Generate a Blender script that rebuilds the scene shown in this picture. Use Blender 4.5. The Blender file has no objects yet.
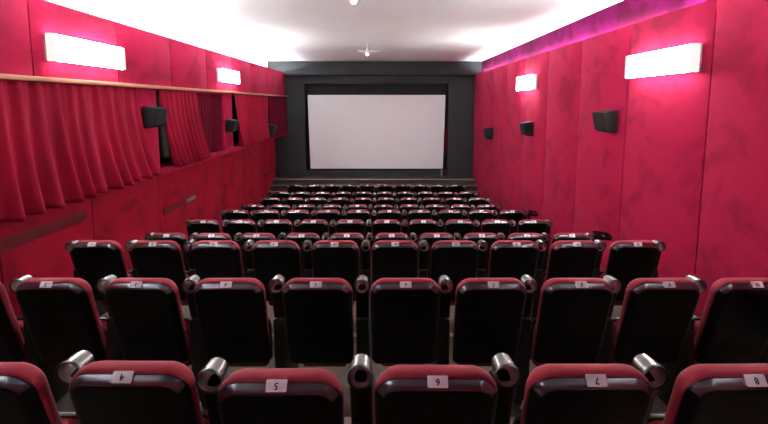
import bpy, bmesh, math, random
from mathutils import Vector, Matrix
random.seed(7)
C = bpy.context.scene
COL = C.collection
PI = math.pi

# ---------------------------------------------------------------- camera, world, exposure
EYE = 3.56                     # camera height above the floor of the front row
F = 380.0                      # focal length in pixels of a 768-wide picture
cam_d = bpy.data.cameras.new('camera')
cam = bpy.data.objects.new('camera', cam_d); COL.objects.link(cam)
cam_d.sensor_width = 36.0
cam_d.lens = F / 768 * 36
cam_d.shift_x = -1 / 768
cam_d.shift_y = -72.4 / 768
cam_d.clip_start = 0.02
cam.location = (0, 0, EYE)
cam.rotation_euler = (math.radians(90 - 5.5), 0, 0)
C.camera = cam
w = bpy.data.worlds.new('world'); C.world = w; w.use_nodes = True
w.node_tree.nodes['Background'].inputs[0].default_value = (0.02, 0.018, 0.02, 1)
w.node_tree.nodes['Background'].inputs[1].default_value = 0.2
C.view_settings.view_transform = 'Standard'
C.view_settings.look = 'None'
C.view_settings.exposure = 2.08
C.view_settings.gamma = 1.0
C.view_settings.use_curve_mapping = False
LAMP = 19.0                    # radiance of the wall lamps
COVE = 46.0                    # radiance of the cove tubes

# ---------------------------------------------------------------- materials
def mat(name, color, rough=0.5, metal=0.0, spec=0.5, sheen=0.0, noise=None, bump=None, coat=0.0):
    m = bpy.data.materials.new(name); m.use_nodes = True
    nt = m.node_tree; b = nt.nodes['Principled BSDF']
    b.inputs['Base Color'].default_value = (*color, 1)
    b.inputs['Roughness'].default_value = rough
    b.inputs['Metallic'].default_value = metal
    b.inputs['Specular IOR Level'].default_value = spec
    b.inputs['Coat Weight'].default_value = coat
    if sheen:
        b.inputs['Sheen Weight'].default_value = sheen
        b.inputs['Sheen Roughness'].default_value = 0.4
        b.inputs['Sheen Tint'].default_value = (1, .45, .55, 1)
    tc = nt.nodes.new('ShaderNodeTexCoord')
    if noise:
        col2, scale, lo, hi = noise[:4]
        mp = nt.nodes.new('ShaderNodeMapping')
        if len(noise) > 4: mp.inputs['Scale'].default_value = noise[4]
        n = nt.nodes.new('ShaderNodeTexNoise')
        n.inputs['Scale'].default_value = scale
        n.inputs['Detail'].default_value = 6
        n.inputs['Roughness'].default_value = 0.62
        n.inputs['Distortion'].default_value = 0.6
        r = nt.nodes.new('ShaderNodeValToRGB')
        r.color_ramp.elements[0].position = lo; r.color_ramp.elements[0].color = (*col2, 1)
        r.color_ramp.elements[1].position = hi; r.color_ramp.elements[1].color = (*color, 1)
        nt.links.new(tc.outputs['Object'], mp.inputs['Vector'])
        nt.links.new(mp.outputs['Vector'], n.inputs['Vector'])
        nt.links.new(n.outputs['Fac'], r.inputs['Fac'])
        nt.links.new(r.outputs['Color'], b.inputs['Base Color'])
    if bump:
        s, st = bump
        n2 = nt.nodes.new('ShaderNodeTexNoise'); n2.inputs['Scale'].default_value = s
        bp = nt.nodes.new('ShaderNodeBump'); bp.inputs['Strength'].default_value = st
        bp.inputs['Distance'].default_value = 0.01
        nt.links.new(tc.outputs['Object'], n2.inputs['Vector'])
        nt.links.new(n2.outputs['Fac'], bp.inputs['Height'])
        nt.links.new(bp.outputs['Normal'], b.inputs['Normal'])
    return m

def emit(name, color, strength):
    m = bpy.data.materials.new(name); m.use_nodes = True
    nt = m.node_tree; nt.nodes.remove(nt.nodes['Principled BSDF'])
    e = nt.nodes.new('ShaderNodeEmission')
    e.inputs['Color'].default_value = (*color, 1); e.inputs['Strength'].default_value = strength
    nt.links.new(e.outputs[0], nt.nodes['Material Output'].inputs[0])
    return m

M = {}
M['velvet'] = mat('red_velvet_panel', (.45, .0085, .055), .9, spec=.2, sheen=.05,
                  noise=((.31, .0055, .038), 2.2, .38, .52), bump=(3.0, .25))
M['dado'] = mat('red_dado_panel', (.45, .006, .032), .8, spec=.2, sheen=.03,
                noise=((.29, .004, .021), 2.4, .38, .54), bump=(3.0, .2))
M['purple'] = mat('purple_top_band', (.10, .0025, .044), 1.0, spec=.05, noise=((.05, .0015, .014), 2.5, .4, .6))
M['groove'] = mat('dark_seam', (.10, .004, .014), .9)
M['curtain'] = mat('red_curtain_cloth', (.38, .0065, .036), .85, spec=.2, sheen=.12, noise=((.27, .004, .026), 3, .35, .6, (1, 1, .3)))
M['maroon'] = mat('dark_maroon_curtain_cloth', (.13, .004, .020), .9, spec=.15)
M['ceiling'] = mat('cream_ceiling_paint', (.90, .91, .89), .9, noise=((.87, .87, .85), 1.2, .4, .65))
M['white'] = mat('white_paint', (.8, .79, .78), .6)
M['charcoal'] = mat('charcoal_wall_paint', (.031, .034, .035), .75, noise=((.025, .028, .029), 1.5, .4, .6))
M['recess'] = mat('black_recess_paint', (.012, .014, .013), .85)
M['screen'] = mat('projection_screen_fabric', (.86, .89, .88), .9)
M['carpet'] = mat('tan_floor', (.12, .088, .06), .85, noise=((.08, .058, .04), 12, .35, .65), bump=(120, .2))
M['nosing'] = mat('pale_step_edge', (.42, .38, .34), .4)
M['stage'] = mat('brown_stage_board', (.085, .058, .05), .45, noise=((.05, .034, .03), 4, .4, .6))
M['wood'] = mat('light_wood_rail', (.62, .30, .17), .45, noise=((.5, .22, .12), 8, .35, .65, (1, .1, 1)))
M['glass'] = mat('black_window_glass', (.006, .006, .008), .15)
M['plastic'] = mat('black_gloss_plastic', (.0022, .0022, .0022), .30, spec=.22, bump=(220, .03))
M['edge'] = mat('shell_edge_highlight', (.15, .155, .165), .24, metal=.75)  # lighter metallic tone, puts the highlight of the shell's top edge into the colour
M['fabric'] = mat('red_seat_fabric', (.27, .008, .022), .85, sheen=.25, bump=(260, .12))
M['holder'] = mat('dark_metal_cup_holder', (.30, .31, .29), .27, metal=.85)
M['liner'] = mat('bright_metal_liner', (.8, .81, .78), .28, metal=.9)
M['rim'] = mat('black_rim', (.02, .02, .02), .4)
M['iron'] = mat('black_iron', (.005, .005, .005), .5)
M['plate'] = mat('pale_number_plate', (.86, .84, .86), .45)
M['ink'] = mat('black_ink', (.012, .012, .012), .5)
M['speaker'] = mat('black_speaker_case', (.008, .009, .010), .55, spec=.35, noise=((.009, .010, .010), 20, .4, .6))
M['cloth_grille'] = mat('speaker_grille_cloth', (.012, .013, .013), .8, bump=(300, .4))
M['vent'] = mat('dark_red_grille', (.20, .004, .014), .6)
M['grey'] = mat('grey_metal', (.40, .30, .30), .4, metal=.3)
M['lamp'] = emit('lit_lamp_diffuser', (.95, .985, 1.0), LAMP)
M['lamp_end'] = emit('lit_lamp_end_cap', (1.0, .93, .90), .24)
M['tube'] = emit('lit_cove_tube', (.82, .90, 1.0), COVE)
M['bulb'] = emit('lit_bulb', (1, .97, .9), 3.0)

# ---------------------------------------------------------------- helpers
def link(o, parent=None):
    COL.objects.link(o)
    if parent is not None: o.parent = parent
    return o

def obj(name, bm, m, parent=None, angle=35):
    me = bpy.data.meshes.new(name)
    bmesh.ops.recalc_face_normals(bm, faces=bm.faces[:])
    bm.to_mesh(me); bm.free()
    for mm in (m if isinstance(m, (list, tuple)) else [m]): me.materials.append(mm)
    for p in me.polygons: p.use_smooth = True
    me.set_sharp_from_angle(angle=math.radians(angle))
    return link(bpy.data.objects.new(name, me), parent)

def tag(o, label, cat, group=None):
    o['label'] = label; o['category'] = cat
    if group: o['group'] = group
    return o

def struct(o):
    o['kind'] = 'structure'; return o

def thing(name, label, cat, loc, group=None, rz=0):
    o = bpy.data.objects.new(name, None); COL.objects.link(o)
    o.empty_display_size = .1
    o.location = loc; o.rotation_euler = (0, 0, rz)
    return tag(o, label, cat, group)

def box(bm, x0, x1, y0, y1, z0, z1, bev=0, mi=0):
    v = [bm.verts.new(p) for p in ((x0, y0, z0), (x1, y0, z0), (x1, y1, z0), (x0, y1, z0),
                                   (x0, y0, z1), (x1, y0, z1), (x1, y1, z1), (x0, y1, z1))]
    fs = [bm.faces.new([v[i] for i in q]) for q in
          ((0, 3, 2, 1), (4, 5, 6, 7), (0, 1, 5, 4), (1, 2, 6, 5), (2, 3, 7, 6), (3, 0, 4, 7))]
    for f in fs: f.material_index = mi
    if bev:
        es = list({e for f in fs for e in f.edges})
        r = bmesh.ops.bevel(bm, geom=es, offset=bev, segments=2, affect='EDGES', profile=.5)
        for f in r['faces']: f.material_index = mi
    return fs

def loops_skin(bm, loops, cap=(True, True), mat_of=None):
    rings = [[bm.verts.new(p) for p in L] for L in loops]
    n = len(rings[0])
    for k in range(len(rings) - 1):
        for i in range(n):
            f = bm.faces.new((rings[k][i], rings[k][(i + 1) % n], rings[k + 1][(i + 1) % n], rings[k + 1][i]))
            if mat_of: f.material_index = mat_of(k, i)
    if cap[0]: bm.faces.new(list(reversed(rings[0])))
    if cap[1]: bm.faces.new(rings[-1])

def rr(wt, wb, z0, z1, rt, rb, n=7):
    """rounded outline, wider or narrower at the top, in (x, z)"""
    pts = []
    ht, hb = wt / 2, wb / 2
    for cx, cz, r, a0 in ((ht - rt, z1 - rt, rt, 0), (-ht + rt, z1 - rt, rt, PI / 2),
                          (-hb + rb, z0 + rb, rb, PI), (hb - rb, z0 + rb, rb, 3 * PI / 2)):
        for i in range(n + 1):
            a = a0 + PI / 2 * i / n
            pts.append((cx + r * math.cos(a), cz + r * math.sin(a)))
    return pts

def slab(bm, wt, wb, z0, z1, rt, rb, prof, M4=None, mat_of=None, crown=0.0):
    """prof: list of (inset, depth y); crown bends the top edge upward at the middle"""
    L = []
    for ins, y in prof:
        pts = rr(wt - 2 * ins, wb - 2 * ins, z0 + ins, z1 - ins, max(rt - ins, .004), max(rb - ins, .004))
        ring = []
        for x, z in pts:
            k = max(0, (z - z0) / (z1 - z0))
            zz = z + crown * (k ** 3) * (1 - (2 * x / wt) ** 2)
            p = Vector((x, y, zz))
            ring.append(M4 @ p if M4 else p)
        L.append(ring)
    loops_skin(bm, L, mat_of=mat_of)

def lathe(bm, prof, n=24, M4=None, mat_of=None, closed=False):
    rings = []
    for r, z in prof:
        rings.append([(M4 @ Vector((r * math.cos(2 * PI * i / n), r * math.sin(2 * PI * i / n), z))) if M4 else
                      Vector((r * math.cos(2 * PI * i / n), r * math.sin(2 * PI * i / n), z)) for i in range(n)])
    loops_skin(bm, rings, mat_of=mat_of)

def tube(bm, pts, r, n=10):
    pts = [Vector(p) for p in pts]; rings = []
    for i, p in enumerate(pts):
        d = (pts[min(i + 1, len(pts) - 1)] - pts[max(i - 1, 0)]).normalized()
        a = d.cross(Vector((0, 0, 1)))
        if a.length < .01: a = d.cross(Vector((1, 0, 0)))
        a.normalize(); b = d.cross(a)
        rings.append([p + a * r * math.cos(2 * PI * k / n) + b * r * math.sin(2 * PI * k / n) for k in range(n)])
    loops_skin(bm, rings)

def BM(): return bmesh.new()
def Z(d): return EYE - d          # height from a drop below the eye

# ---------------------------------------------------------------- the rows (distance of the back top, drop of it below the eye, seat position of the first seat)
PITCH = .54
BACK_H = .98
ROWS = [(1.210, .939, -4.67), (2.199, 1.087, -4.77), (3.287, 1.253, -4.83), (4.429, 1.583, -4.85),
        (5.450, 1.736, -4.95), (6.532, 1.896, -4.86), (7.754, 2.133, -5.06), (8.786, 2.246, -4.96),
        (9.782, 2.338, -5.03), (11.406, 2.499, -5.0)]
XR, XRO = 2.95, 3.10      # right wall face, wall behind its top ledge
XL, XLO = -3.27, -3.67    # curtained upper wall face, recessed lower wall face
YB, YF = -3.6, 12.62      # back wall, front wall
CEIL = Z(-1.33)
WTOP_L, WTOP_R = Z(-.985), Z(-.935)

# ---------------------------------------------------------------- floor
bm = BM()
for i, (y, d, _) in enumerate(ROWS):
    y0 = YB if i == 0 else y - .05
    y1 = ROWS[i + 1][0] - .05 if i < 9 else YF + .3
    top = Z(d + BACK_H)
    box(bm, XLO - .1, XRO + .1, y0, y1, -.25, top)
struct(obj('floor', bm, M['carpet']))
for i, (y, d, _) in enumerate(ROWS[:-1]):
    y1 = ROWS[i + 1][0] - .05
    top = Z(d + BACK_H)
    if top - Z(ROWS[i + 1][1] + BACK_H) < .03: continue
    bm = BM(); box(bm, XLO, XR, y1 - .045, y1 + .006, top - .02, top + .006, .003)
    struct(obj('trim_%d' % (i + 1), bm, M['nosing']))

# ---------------------------------------------------------------- walls and ceiling
def panel_run(bm, x_face, thick, y_edges, z0, z1, gap=.012, sgn=1, bev=.005, trough=.004):
    """fabric panels side by side, their faces at x_face, behind them a dark backing; sgn=1: wall lies at larger x"""
    for a, b in zip(y_edges[:-1], y_edges[1:]):
        xa, xb = sorted((x_face, x_face + sgn * .03))
        box(bm, xa, xb, a + gap / 2, b - gap / 2, z0, z1, bev)
    xa, xb = sorted((x_face + sgn * .022, x_face + sgn * thick))
    box(bm, xa, xb, y_edges[0], y_edges[-1], z0 + .004, z1 - trough, 0, 1)

SEAM_R = [YB, -2.4, -1.2, -.05, 1.08, 2.28, 3.48, 4.66, 5.80, 6.96, 8.12, 9.30, 10.45, 11.55, YF]
bm = BM()
panel_run(bm, XR, .14, SEAM_R, -.2, WTOP_R, trough=.085)
struct(obj('wall_right', bm, [M['velvet'], M['groove']]))
bm = BM()
box(bm, XRO, XRO + .12, YB, YF + .3, -.25, CEIL + .1)
struct(obj('wall_right_upper', bm, M['purple']))

# lower wall on the left
SEAM_D = [YB, -2.6, -1.4, -.2, 1.05, 2.3, 3.5, 4.66, 6.05, 7.3, 8.55, 9.8, 11.05, YF]
bm = BM()
panel_run(bm, XLO, .14, SEAM_D, -.2, Z(1.04), sgn=-1)
struct(obj('wall_left_lower', bm, [M['dado'], M['groove']]))
bm = BM()
box(bm, XLO - .20, XLO - .08, YB, YF + .3, Z(1.2), CEIL + .1)
struct(obj('wall_left_outer', bm, M['white']))

# curtained upper wall on the left: panels over the rail, piers and a sill under it
OPEN = [(-1.6, .30), (.55, 2.55), (2.78, 5.02), (5.47, 7.70), (8.16, 10.32), (10.66, 12.60)]
WIN_T, WIN_B = Z(-.17), Z(.965)
SEAM_L = [YB, -2.4, -1.2, 0, 1.2, 2.4, 3.58, 4.72, 5.88, 7.06, 8.20, 9.35, 10.50, 11.62, YF]
bm = BM()
panel_run(bm, XL, .36, SEAM_L, WIN_T, WTOP_L, sgn=-1, trough=.085)
edges = [YB] + [v for o in OPEN for v in o] + [YF]
for k in range(0, len(edges), 2):
    if edges[k + 1] - edges[k] > .03:
        box(bm, XL - .38, XL, edges[k], edges[k + 1], WIN_B, WIN_T - .001, .006)
box(bm, XL - .40, XL - .001, YB, YF, Z(1.055), WIN_B, .006)
struct(obj('wall_left', bm, [M['velvet'], M['groove']]))
bm = BM(); box(bm, XL - .36, XL + .018, YB, YF - .01, WIN_B, WIN_B + .012, .003)
struct(obj('trim_11', bm, M['dado']))
# the windows behind the curtains
for n, (a, b) in enumerate(OPEN):
    bm = BM()
    box(bm, XL - .33, XL - .30, a, b, WIN_B + .012, WIN_T)
    for yy in (a + .03, (a + b) / 2, b - .03): box(bm, XL - .30, XL - .27, yy - .03, yy + .03, WIN_B + .012, WIN_T)
    box(bm, XL - .30, XL - .272, a, b, WIN_T - .06, WIN_T - .001); box(bm, XL - .30, XL - .272, a, b, WIN_B + .013, WIN_B + .07)
    struct(obj('window_%d' % (n + 1), bm, M['glass']))
# wooden rail
bm = BM()
box(bm, XL + .001, XL + .075, YB, YF - .01, Z(-.245), Z(-.200), .006)
struct(obj('trim_12', bm, M['wood']))

bm = BM(); box(bm, XLO - .2, XRO + .12, YB - .15, YB, -.25, CEIL + .1)
struct(obj('wall_back', bm, M['velvet']))
bm = BM(); box(bm, XLO - .2, XRO + .12, YB - .15, YF + .3, CEIL, CEIL + .12)
struct(obj('ceiling', bm, M['ceiling']))

# front wall with the recess of the screen
RX0, RX1, RT = -2.66, 2.10, Z(-.63)
bm = BM()
box(bm, XLO - .2, RX0, YF, YF + .3, 0, CEIL)
box(bm, RX1, XRO + .12, YF, YF + .3, 0, CEIL)
box(bm, RX0, RX1, YF, YF + .3, RT, CEIL)
box(bm, RX0, RX1, YF + .06, YF + .3, 0, Z(2.26))
bmesh.ops.remove_doubles(bm, verts=bm.verts[:], dist=1e-5)
struct(obj('wall_front', bm, M['charcoal']))
bm = BM(); box(bm, RX0, RX1, YF + .28, YF + .34, Z(2.3), RT)
struct(obj('wall_recess', bm, M['recess']))
bm = BM(); box(bm, XLO - .1, XRO + .02, YF - .30, YF, Z(-.90), CEIL - .001, .004)
struct(obj('trim_13', bm, M['charcoal']))
# upright lath at the right edge of the recess below the screen
bm = BM(); box(bm, 1.90, 1.935, YF + .03, YF + .062, Z(2.49), Z(2.245), .003)
struct(obj('trim_14', bm, M['grey']))

# skirting along the right wall, stepping down with the rows
for i, (y, d, _) in enumerate(ROWS):
    y0 = YB if i == 0 else y - .05
    y1 = ROWS[i + 1][0] - .05 if i < 9 else 11.65
    top = Z(d + BACK_H)
    bm = BM(); box(bm, XR - .03, XR + .02, y0, y1, top - .01, top + .20, .003)
    box(bm, XR - .036, XR + .02, y0, y1, top + .20, top + .222, .003, 1)
    struct(obj('baseboard_right', bm, [M['iron'], M['nosing']]))

# stage
bm = BM()
box(bm, XLO, XR, 12.22, YF + .06, 0, Z(2.475))
box(bm, XLO, XR, 11.97, 12.23, 0, Z(2.625))
box(bm, 2.47, XR, 11.70, 11.98, 0, Z(2.76)); box(bm, XLO, -3.02, 11.70, 11.98, 0, Z(2.76))
struct(obj('stage', bm, M['stage']))
bm = BM()
box(bm, XLO + .002, XR - .002, 12.195, 12.235, Z(2.495), Z(2.470), .003)
box(bm, XLO + .002, XR - .002, 11.95, 11.985, Z(2.642), Z(2.621), .003)
box(bm, 2.47, XR - .002, 11.68, 11.715, Z(2.777), Z(2.756), .003)
box(bm, XLO + .002, -3.02, 11.68, 11.715, Z(2.777), Z(2.756), .003)
struct(obj('trim_15', bm, M['nosing']))

# projection screen
t = thing('projection_screen', 'large blank off-white projection screen filling the dark front wall', 'screen', (0, YF + .03, Z(2.2)))
bm = BM()
X0, X1 = -2.56, 2.0
slab(bm, X1 - X0, X1 - X0 - .10, 0, 2.465, .03, .03, [(0.004, .012), (0, .008), (0, 0), (.004, -.004)],
     Matrix.Translation((( X0 + X1) / 2, 0, 0)))
obj('screen_surface', bm, M['screen'], t)
bm = BM()
for x in (X0 + .12, X1 - .12): box(bm, x - .03, x + .03, .014, .06, .05, 2.42)
for z in (.06, 2.36): box(bm, X0 + .1, X1 - .1, .014, .055, z, z + .05)
obj('frame', bm, M['iron'], t)
bm = BM()
for k in range(6):
    box(bm, 0 + .004 * (k % 2), .035, .01 * k, .01 * k + .008, 0, .78, .003)
o = obj('cloth_strip', bm, M['curtain']); o.location = (2.03, YF + .05, Z(1.62))
tag(o, 'narrow strip of red cloth showing beside the right edge of the screen', 'cloth')

# ---------------------------------------------------------------- cove tubes (lamps in the ledges; those behind the camera added for brightness)
ORDN = ['first', 'second', 'third', 'fourth', 'fifth', 'sixth', 'seventh', 'eighth', 'ninth', 'tenth', 'eleventh']
def cove(x, y0, y1, z, label):
    t = thing('cove_tube_lamp', label, 'lamp', (x, (y0 + y1) / 2, z), 'cove tube lamps')
    h = (y1 - y0) / 2
    bm = BM(); tube(bm, [(0, -h + .03, .045), (0, h - .03, .045)], .016); obj('tube', bm, M['tube'], t)
    bm = BM(); box(bm, -.025, .025, -h, h, 0, .025, .004)
    for s in (-1, 1): box(bm, -.018, .018, s * (h - .015) - .012, s * (h - .015) + .012, .02, .066, .003)
    obj('batten', bm, M['white'], t)
for k in range(11):
    y0 = -2.48 + k * 1.34
    cove(XL - .17, y0, y0 + 1.24, WTOP_L - .085, 'slim white tube lamp on the ledge over the curtained wall, %s counted from the screen' % ORDN[10 - k])
for k in range(11):
    y0 = -2.48 + k * 1.34
    cove(XR + .075, y0, y0 + 1.24, WTOP_R - .085, 'slim white tube lamp on the ledge over the right wall, %s counted from the screen' % ORDN[10 - k])

# ---------------------------------------------------------------- wall lamps
def wall_lamp(side, y0, y1, zt, zb, label):
    x = XR if side > 0 else XL
    t = thing('wall_lamp', label, 'lamp', (x, (y0 + y1) / 2, zb), 'box lamps on the side walls')
    h, H, s = (y1 - y0) / 2, zt - zb, -side
    bm = BM(); a, b = sorted((s * .001, s * .066)); box(bm, a, b, -h + .01, h - .01, 0.01, H - .01, .004); obj('back_plate', bm, M['white'], t)
    bm = BM(); a, b = sorted((s * .066, s * .095)); box(bm, a, b, -h + .03, h - .03, .006, H - .006, .012); obj('diffuser', bm, M['lamp'], t)
    a, b = sorted((s * .03, s * .098))
    for q in (-1, 1):
        bm = BM(); box(bm, a, b, min(q * h, q * (h - .03)), max(q * h, q * (h - .03)), .003, H - .003, .004)
        obj('end_cap', bm, M['lamp_end'], t)
wall_lamp(1, 3.58, 4.58, Z(-.555), Z(-.285), 'glowing white box lamp high on the right wall, nearest the camera')
wall_lamp(1, 7.40, 8.36, Z(-.56), Z(-.26), 'small distant glowing box lamp on the right wall, nearer the screen')
wall_lamp(-1, 3.70, 4.72, Z(-.67), Z(-.40), 'glowing white box lamp over the large curtain on the left wall')
wall_lamp(-1, 7.45, 8.42, Z(-.68), Z(-.41), 'small distant glowing box lamp on the left wall over the pier between curtains')

# ---------------------------------------------------------------- ceiling fixtures
def ceiling_fixture(x, y, label):
    t = thing('ceiling_lamp', label, 'lamp', (x, y, CEIL))
    bm = BM(); lathe(bm, [(.0, 0), (.05, 0), (.055, -.012), (.02, -.03), (.018, -.13), (.05, -.15), (.055, -.19), (.03, -.215), (0, -.215)], 20)
    obj('stem', bm, M['white'], t)
    for k in range(5):
        a = .1 + k * 2 * PI / 5
        bm = BM()
        tube(bm, [(.04 * math.cos(a), .04 * math.sin(a), -.17), (.15 * math.cos(a), .15 * math.sin(a), -.175),
                  (.27 * math.cos(a), .27 * math.sin(a), -.165)], .009, 8)
        obj('arm', bm, M['white'], t)
    bm = BM(); lathe(bm, [(0, -.216), (.028, -.218), (.034, -.235), (.022, -.255), (0, -.262)], 16)
    obj('bulb', bm, M['bulb'], t)
ceiling_fixture(-.34, 4.25, 'small white ceiling fixture with thin arms at the top edge of the photo')
ceiling_fixture(-.40, 8.75, 'tiny bright ceiling fixture further off, above the screen')

# ---------------------------------------------------------------- speakers
def speaker(side, y, z, sc, label, piece=False):
    x = XR if side > 0 else XL
    t = thing('wall_speaker', label, 'speaker', (x, y, z), 'wall speakers along both sides')
    s = -side
    W, H, D = .30 * sc, .33 * sc, .25 * sc
    # profile in (out from the wall, height): flat top, front leaning back towards the bottom
    prof = [(.03, 0), (.03, H), (D, H * .88), (D, H * .80), (D * .80, H * .08), (D * .62, 0)]
    bm = BM()
    L = []
    for yy, ins in ((-W / 2, .012), (-W / 2 + .012, 0), (W / 2 - .012, 0), (W / 2, .012)):
        cx = sum(p[0] for p in prof) / 6; cz = sum(p[1] for p in prof) / 6
        k = 1 - ins * 3.2
        L.append([(s * (cx + (a - cx) * k), yy, cz + (b - cz) * k) for a, b in prof])
    loops_skin(bm, L)
    obj('case', bm, M['speaker'], t, 25)
    bm = BM()
    a0, a1 = Vector((s * (D + .003), 0, H * .76)), Vector((s * (D * .80 + .005), 0, H * .12))
    for k in range(1):
        v = [(a0.x, -W * .42, a0.z), (a0.x, W * .42, a0.z), (a1.x, W * .42, a1.z), (a1.x, -W * .42, a1.z)]
        L = [[(p[0] - s * .012, p[1], p[2]) for p in v], v]
        loops_skin(bm, L)
    obj('grille', bm, M['cloth_grille'], t)
    bm = BM(); a, b = sorted((s * .0, s * .032)); box(bm, a, b, -.05, .05, H * .3, H * .7, .004)
    obj('bracket', bm, M['iron'], t)
speaker(1, 4.90, Z(.21) - .16, .86, 'largest of the three black speakers on the right wall, nearest the camera')
speaker(1, 7.62, Z(.50) - .15, .86, 'black speaker on the right wall below the distant box lamp')
speaker(1, 10.4, Z(.83) - .155, .94, 'smallest black speaker on the right wall, nearest the screen')
speaker(-1, 5.22, Z(.16) - .17, .88, 'large black speaker on the red pier beside the big left curtain')
speaker(-1, 7.86, Z(.44) - .15, .80, 'black speaker on the pier between the dark curtain and a red one')
speaker(-1, 10.48, Z(.74) - .16, .98, 'small dark speaker at the farthest dark curtain on the left')

# ---------------------------------------------------------------- grilles in the lower left wall
def vent(y0, y1, zt, zb, label, light=None):
    t = thing('wall_vent', label, 'vent', (XLO, (y0 + y1) / 2, zb), 'grilles in the lower left wall')
    h, H = (y1 - y0) / 2, zt - zb
    bm = BM()
    box(bm, .001, .012, -h, h, 0, H, .003)
    obj('backing', bm, M['vent'], t)
    bm = BM()
    n = 4
    for k in range(n):
        z = H * (k + .5) / n
        box(bm, .012, .024, -h + .01, h - .01, z - .006, z + .006, .002)
    obj('slats', bm, M['vent'], t)
    if light:
        bm = BM(); box(bm, .012, .03, light[0] - (y0 + y1) / 2, light[1] - (y0 + y1) / 2, H * .3, H * .8, .003)
        obj('metal_plate', bm, M['grey'], t)
vent(2.95, 4.56, Z(1.29), Z(1.43), 'long dark red grille in the lower left wall, nearest the camera')
vent(6.15, 7.22, Z(1.74), Z(1.86), 'dark red grille with a grey end piece in the lower left wall', (6.85, 7.17))
vent(11.4, 12.1, Z(2.16), Z(2.26), 'small far dark grille in the left wall beside the stage')

# ---------------------------------------------------------------- curtains
def curtain(name_mat, top, bot, zt, zb, folds, label, out=.03, flare=.05, seed=1, amp=.03, bend=1.15):
    rnd = random.Random(seed)
    nu, nv = folds * 12, 26
    ph = [rnd.uniform(-.5, .5) for _ in range(folds + 2)]
    am = [rnd.uniform(.65, 1.25) for _ in range(folds + 2)]
    bm = BM(); g = []
    y0, z0 = top[0], zb
    for j in range(nv + 1):
        v = j / nv
        row = []
        for i in range(nu + 1):
            u = i / nu
            c = u * folds; k = int(min(c, folds - 1e-6)); fr = c - k
            a_l = ph[k] * (1 - fr) + ph[k + 1] * fr
            aa = am[k] * (1 - fr) + am[k + 1] * fr
            yt = top[0] + (top[1] - top[0]) * u
            yb = bot[0] + (bot[1] - bot[0]) * u
            e = v ** bend
            y = yt + (yb - yt) * e + .018 * aa * math.sin(2 * PI * c + a_l + 1.2) * v
            wv = math.sin(2 * PI * c + a_l * 3 * v)
            wv = wv * (1 - .25 * wv * wv)
            fine = math.sin(2 * PI * c * 2 + a_l * 5)
            x = out + flare * e + amp * aa * (.26 + 1.04 * e) * wv + .010 * fine * (1 - v) ** 2
            z = zt + (zb - zt) * v - .012 * v * math.sin(2 * PI * c) 
            row.append(bm.verts.new((x, y - y0, z - z0)))
        g.append(row)
    for j in range(nv):
        for i in range(nu):
            bm.faces.new((g[j][i], g[j][i + 1], g[j + 1][i + 1], g[j + 1][i]))
    o = obj('curtain', bm, M[name_mat], None, 180)
    o.location = (XL, y0, z0)
    md = o.modifiers.new('thickness', 'SOLIDIFY'); md.thickness = .004
    tag(o, label, 'curtain', 'curtains on the left wall')
    return o
CT = Z(-.198)
curtain('curtain', (2.80, 4.98), (2.70, 5.17), CT, Z(1.00), 12, 'largest red curtain at the left edge, nearest the camera', flare=.07, seed=3, amp=.080, bend=1.9, out=.036)
curtain('curtain', (.56, 2.52), (.50, 2.6), CT, Z(.99), 12, 'red curtain over the window just outside the left edge', seed=9, amp=.035)
curtain('curtain', (5.48, 6.56), (5.72, 6.72), CT, Z(.97), 8, 'bright red curtain just beyond the large left speaker', flare=.06, seed=4, bend=1.6, amp=.065, out=.04)
curtain('maroon', (6.58, 7.69), (6.66, 7.69), CT, Z(.955), 10, 'dark maroon curtain hanging beside the bright red one', out=-.045, flare=-.03, seed=5, amp=.034)
curtain('curtain', (8.17, 10.30), (8.34, 10.28), CT, Z(.965), 12, 'red curtain over the third window, below the far left lamp', flare=.045, seed=6, amp=.070, out=.04)
curtain('maroon', (10.68, 12.56), (10.74, 12.56), CT, Z(.96), 14, 'farthest dark maroon curtain beside the charcoal front wall', out=.02, flare=.01, seed=8, amp=.034)

# ---------------------------------------------------------------- seats
REC = math.radians(13)
# the plane of the back: pivot at the top, leaning towards the viewer
TB = Matrix.Translation((0, 0, BACK_H + .007)) @ Matrix.Rotation(REC, 4, 'X')    # local z down the back = -z

def shell_bm():
    bm = BM()
    H = .60
    prof = [(.010, .016), (0, .012), (0, .003), (.002, -.002), (.005, -.007), (.012, -.015), (.019, -.022), (.025, -.026), (.034, -.0285), (.046, -.029)]
    slab(bm, .430, .420, -H - .035, -.008, .080, .04, prof, TB, crown=.010,
         mat_of=lambda k, i: 1 if 3 <= k <= 6 and 2 <= i <= 12 else 0)  # highlight tone only along the top and round its corners
    # ribs low on the back
    for k in range(4):
        z = -.44 - k * .028
        L = [[TB @ Vector((x, y, zz)) for x, y, zz in ((-hw, yy, z - .004), (hw, yy, z - .004), (hw, yy, z + .004), (-hw, yy, z + .004))]
             for hw, yy in ((.15, -.027), (.148, -.033))]
        loops_skin(bm, L)
    return bm

def cushion_bm():
    bm = BM()
    prof = [(.012, .000), (.002, .003), (-.002, .016), (0, .032), (.008, .050), (.022, .066), (.05, .080), (.10, .088)]
    slab(bm, .432, .418, -.565, -.002, .088, .06, prof, TB, crown=.012)
    return bm

def seat_cushion_bm():
    bm = BM()
    T = Matrix.Translation((0, .305, .36)) @ Matrix.Rotation(math.radians(10), 4, 'X')
    prof = [(.03, -.075), (.012, -.066), (.002, -.045), (0, -.02), (.004, 0)]
    slab(bm, .33, .32, -.10, .24, .06, .03, prof, T)
    return bm

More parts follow.
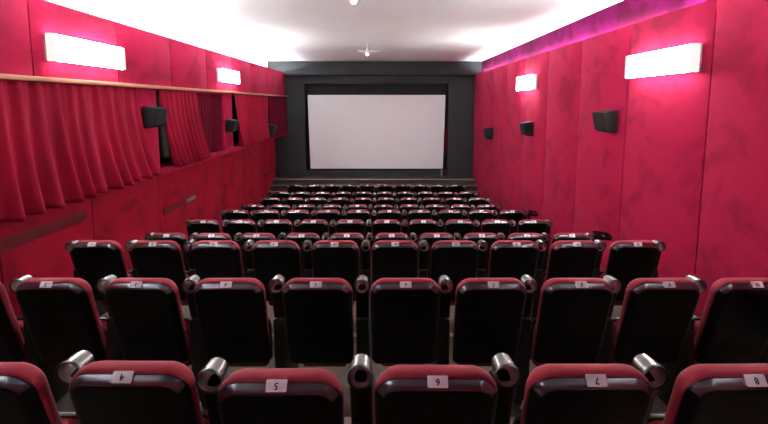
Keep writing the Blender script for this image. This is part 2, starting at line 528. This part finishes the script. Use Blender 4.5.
def seat_pan_bm():
    bm = BM()
    T = Matrix.Translation((0, .305, .36)) @ Matrix.Rotation(math.radians(10), 4, 'X')
    prof = [(.004, 0), (.002, .012), (.012, .03), (.06, .042)]
    slab(bm, .35, .34, -.10, .25, .06, .03, prof, T)
    return bm

PL_T = TB @ Matrix.Translation((0, -.0100, -.0045)) @ Matrix.Rotation(math.radians(-44), 4, 'X')
def plate_bm():
    bm = BM()
    # thin plate lying on the sloping top edge of the shell: local x across, z up the slope, -y outwards
    slab(bm, .070, .070, -.018, .018, .005, .005, [(.001, .001), (0, -.001), (0, -.003), (.001, -.004)], PL_T)
    return bm

MOUTH = Vector((0, .082, BACK_H - .056))
HT = Matrix.Translation(MOUTH) @ Matrix.Rotation(math.radians(1), 4, 'X') @ Matrix.Rotation(-PI / 2, 4, 'X')   # local z = away from the viewer
def holder_bm():
    bm = BM()
    prof = [(0, .082), (.032, .081), (.040, .074), (.0435, .045), (.0450, .008), (.0475, .006), (.0475, -.003), (.0455, -.005), (.0435, -.004),
            (.0425, .004), (.040, .040), (.036, .060), (.024, .072), (.010, .066), (0, .062)]
    lathe(bm, prof, 28, HT, mat_of=lambda k, i: 1 if 4 <= k <= 8 else (2 if k > 8 else 0))
    return bm

def arm_bm():
    bm = BM()
    # beam hanging from the cup holder down along the back, with a rounded foot at the pivot
    T = Matrix.Translation((0, .082, BACK_H + .006)) @ Matrix.Rotation(REC, 4, 'X')
    L = []
    for z, hw, y0, y1 in ((-.098, .020, .006, .050), (-.108, .036, .004, .064), (-.14, .042, .002, .075), (-.34, .042, .002, .085), (-.40, .042, .004, .085), (-.42, .03, .02, .07)):
        q = .006
        L.append([T @ Vector(p) for p in ((-hw, y0 + q, z), (-hw + q, y0, z), (hw - q, y0, z), (hw, y0 + q, z),
                                          (hw, y1 - q, z), (hw - q, y1, z), (-hw + q, y1, z), (-hw, y1 - q, z))])
    loops_skin(bm, L)
    return bm

def leg_bm():
    bm = BM()
    box(bm, -.042, .042, .13, .46, .10, .68, .02)
    box(bm, -.022, .022, .20, .34, .02, .12, .006)
    box(bm, -.035, .035, .12, .40, 0, .025, .006)
    for yy in (.15, .37): box(bm, -.012, .012, yy - .012, yy + .012, .02, .034, .003)
    return bm

def text_mesh(ch, size):
    cu = bpy.data.curves.new('number_' + ch, 'FONT')
    cu.body = ch; cu.size = size; cu.align_x = 'CENTER'; cu.align_y = 'CENTER'; cu.extrude = .0005; cu.offset = 0
    o = bpy.data.objects.new('tmp', cu); COL.objects.link(o)
    bpy.context.view_layer.update()
    me = bpy.data.meshes.new_from_object(o.evaluated_get(bpy.context.evaluated_depsgraph_get()))
    bpy.data.objects.remove(o); bpy.data.curves.remove(cu)
    # a bolder stroke: the same figure repeated with tiny shifts
    b = bmesh.new()
    for i, (dx, dy) in enumerate(((0, 0), (.0008, 0), (-.0008, 0), (0, .0007), (0, -.0007))):
        n0 = len(b.verts); b.from_mesh(me); b.verts.ensure_lookup_table()
        for v in b.verts[n0:]: v.co += Vector((dx, dy, i * .00004))
    b.to_mesh(me); b.free()
    # upside down for someone standing behind the seat
    me.transform(PL_T @ Matrix.Translation((0, -.0056, 0)) @ Matrix.Rotation(PI / 2, 4, 'X') @ Matrix.Rotation(PI, 4, 'Z'))
    me.materials.clear(); me.materials.append(M['ink'])
    return me
DIGITS = {n: text_mesh(str(n), .028) for n in range(1, 11)}

root = bpy.data.objects.new('cinema_seat', None); COL.objects.link(root); root.empty_display_size = .1
root['category'] = 'seat'; root['group'] = 'cinema seats in the stepped rows'
obj('backrest_shell', shell_bm(), [M['plastic'], M['edge']], root, 50)
obj('back_cushion', cushion_bm(), M['fabric'], root, 70)
sc_ = obj('seat_cushion', seat_cushion_bm(), M['fabric'], root, 70)
obj('seat_pan', seat_pan_bm(), M['plastic'], sc_, 50)
pl = obj('number_plate', plate_bm(), M['plate'], root)
nb = bpy.data.objects.new('number', DIGITS[1]); link(nb, pl)
ar = obj('armrest', arm_bm(), M['plastic'], root, 50); ar.location.x = -PITCH / 2
ch_ = obj('cup_holder', holder_bm(), [M['holder'], M['rim'], M['liner']], ar, 40)
lg = obj('leg', leg_bm(), M['iron'], root); lg.location.x = -PITCH / 2

def copy_tree(o, parent=None):
    c = o.copy(); COL.objects.link(c)
    if parent is not None: c.parent = parent
    for k in list(o.children): copy_tree(k, c)
    return c

ORD = ['first', 'second', 'third', 'fourth', 'fifth', 'sixth', 'seventh', 'eighth', 'ninth', 'tenth']
def seat_label(r, k):
    if r == 0:
        WORDN = {3: 'three', 4: 'four', 5: 'five', 6: 'six', 7: 'seven', 8: 'eight'}
        return 'black-backed red cinema seat with plate number %s, cut by the bottom edge' % WORDN[k + 1]
    pos = {0: 'leftmost', 9: 'rightmost'}.get(k, ORD[k] + ' from left')
    row = 'front row below the stage' if r == 9 else ORD[r] + ' row from the camera'
    if r == 9: return 'red cinema seat, %s in the front row just before the stage' % pos
    return 'black-backed red cinema seat, %s in the %s' % (pos, row)

first = True
for r, (y, d, x0) in enumerate(ROWS):
    rnd = random.Random(50 + r)
    for k in range(10):
        if r == 0 and k not in (2, 3, 4, 5, 6, 7): continue
        s = root if first else copy_tree(root)
        if first: proto = [root]
        s.location = ((x0 + k) * PITCH, y, Z(d + BACK_H))
        if r == 1 and k > 5: s.location.x -= .012 * (k - 5)
        if r == 0: s.location.y += {2: .015, 3: .022, 4: -.018, 5: 0, 6: .006, 7: .006}[k]
        s.rotation_euler = (0, 0, math.radians(rnd.uniform(-.8, .8)))
        s['label'] = seat_label(r, k)
        for c in s.children:
            if c.name.startswith('number_plate'):
                for q in c.children: q.data = DIGITS[k + 1]
        if k == 9:
            for c in list(s.children):
                if c.name.startswith('armrest') or c.name.startswith('leg'):
                    e = copy_tree(c, s); e.location.x = PITCH / 2
        first = False

# dark folding flaps sticking out at the right end of two rows
def flap(x, y, z, w_, label):
    t = thing('folded_flap', label, 'flap', (x, y, z), 'dark flaps at the right row ends')
    bm = BM(); T = Matrix.Rotation(math.radians(9), 4, 'Y') @ Matrix.Rotation(math.radians(20), 4, 'X')
    L = [[T @ Vector(p) for p in ((0, -.07, zz), (w_ - .03, -.06, zz), (w_, -.03, zz), (w_, .05, zz), (w_ - .03, .07, zz), (0, .07, zz))] for zz in (-.012, .012)]
    loops_skin(bm, L); obj('board', bm, M['plastic'], t)
    bm = BM(); lathe(bm, [(0, .012), (.012, .012), (.012, .018), (0, .02)], 12, T @ Matrix.Translation((w_ * .45, -.02, 0))); obj('bolt', bm, M['grey'], t)
    bm = BM(); box(bm, -.03, .02, -.02, .02, -.3, .0, .005); obj('arm', bm, M['iron'], t)

flap(2.61, 4.58, Z(1.625), .20, 'dark flat flap beyond the right end of the fourth row')
flap(2.60, 6.68, Z(1.965), .15, 'small dark flap beyond the right end of the sixth row')
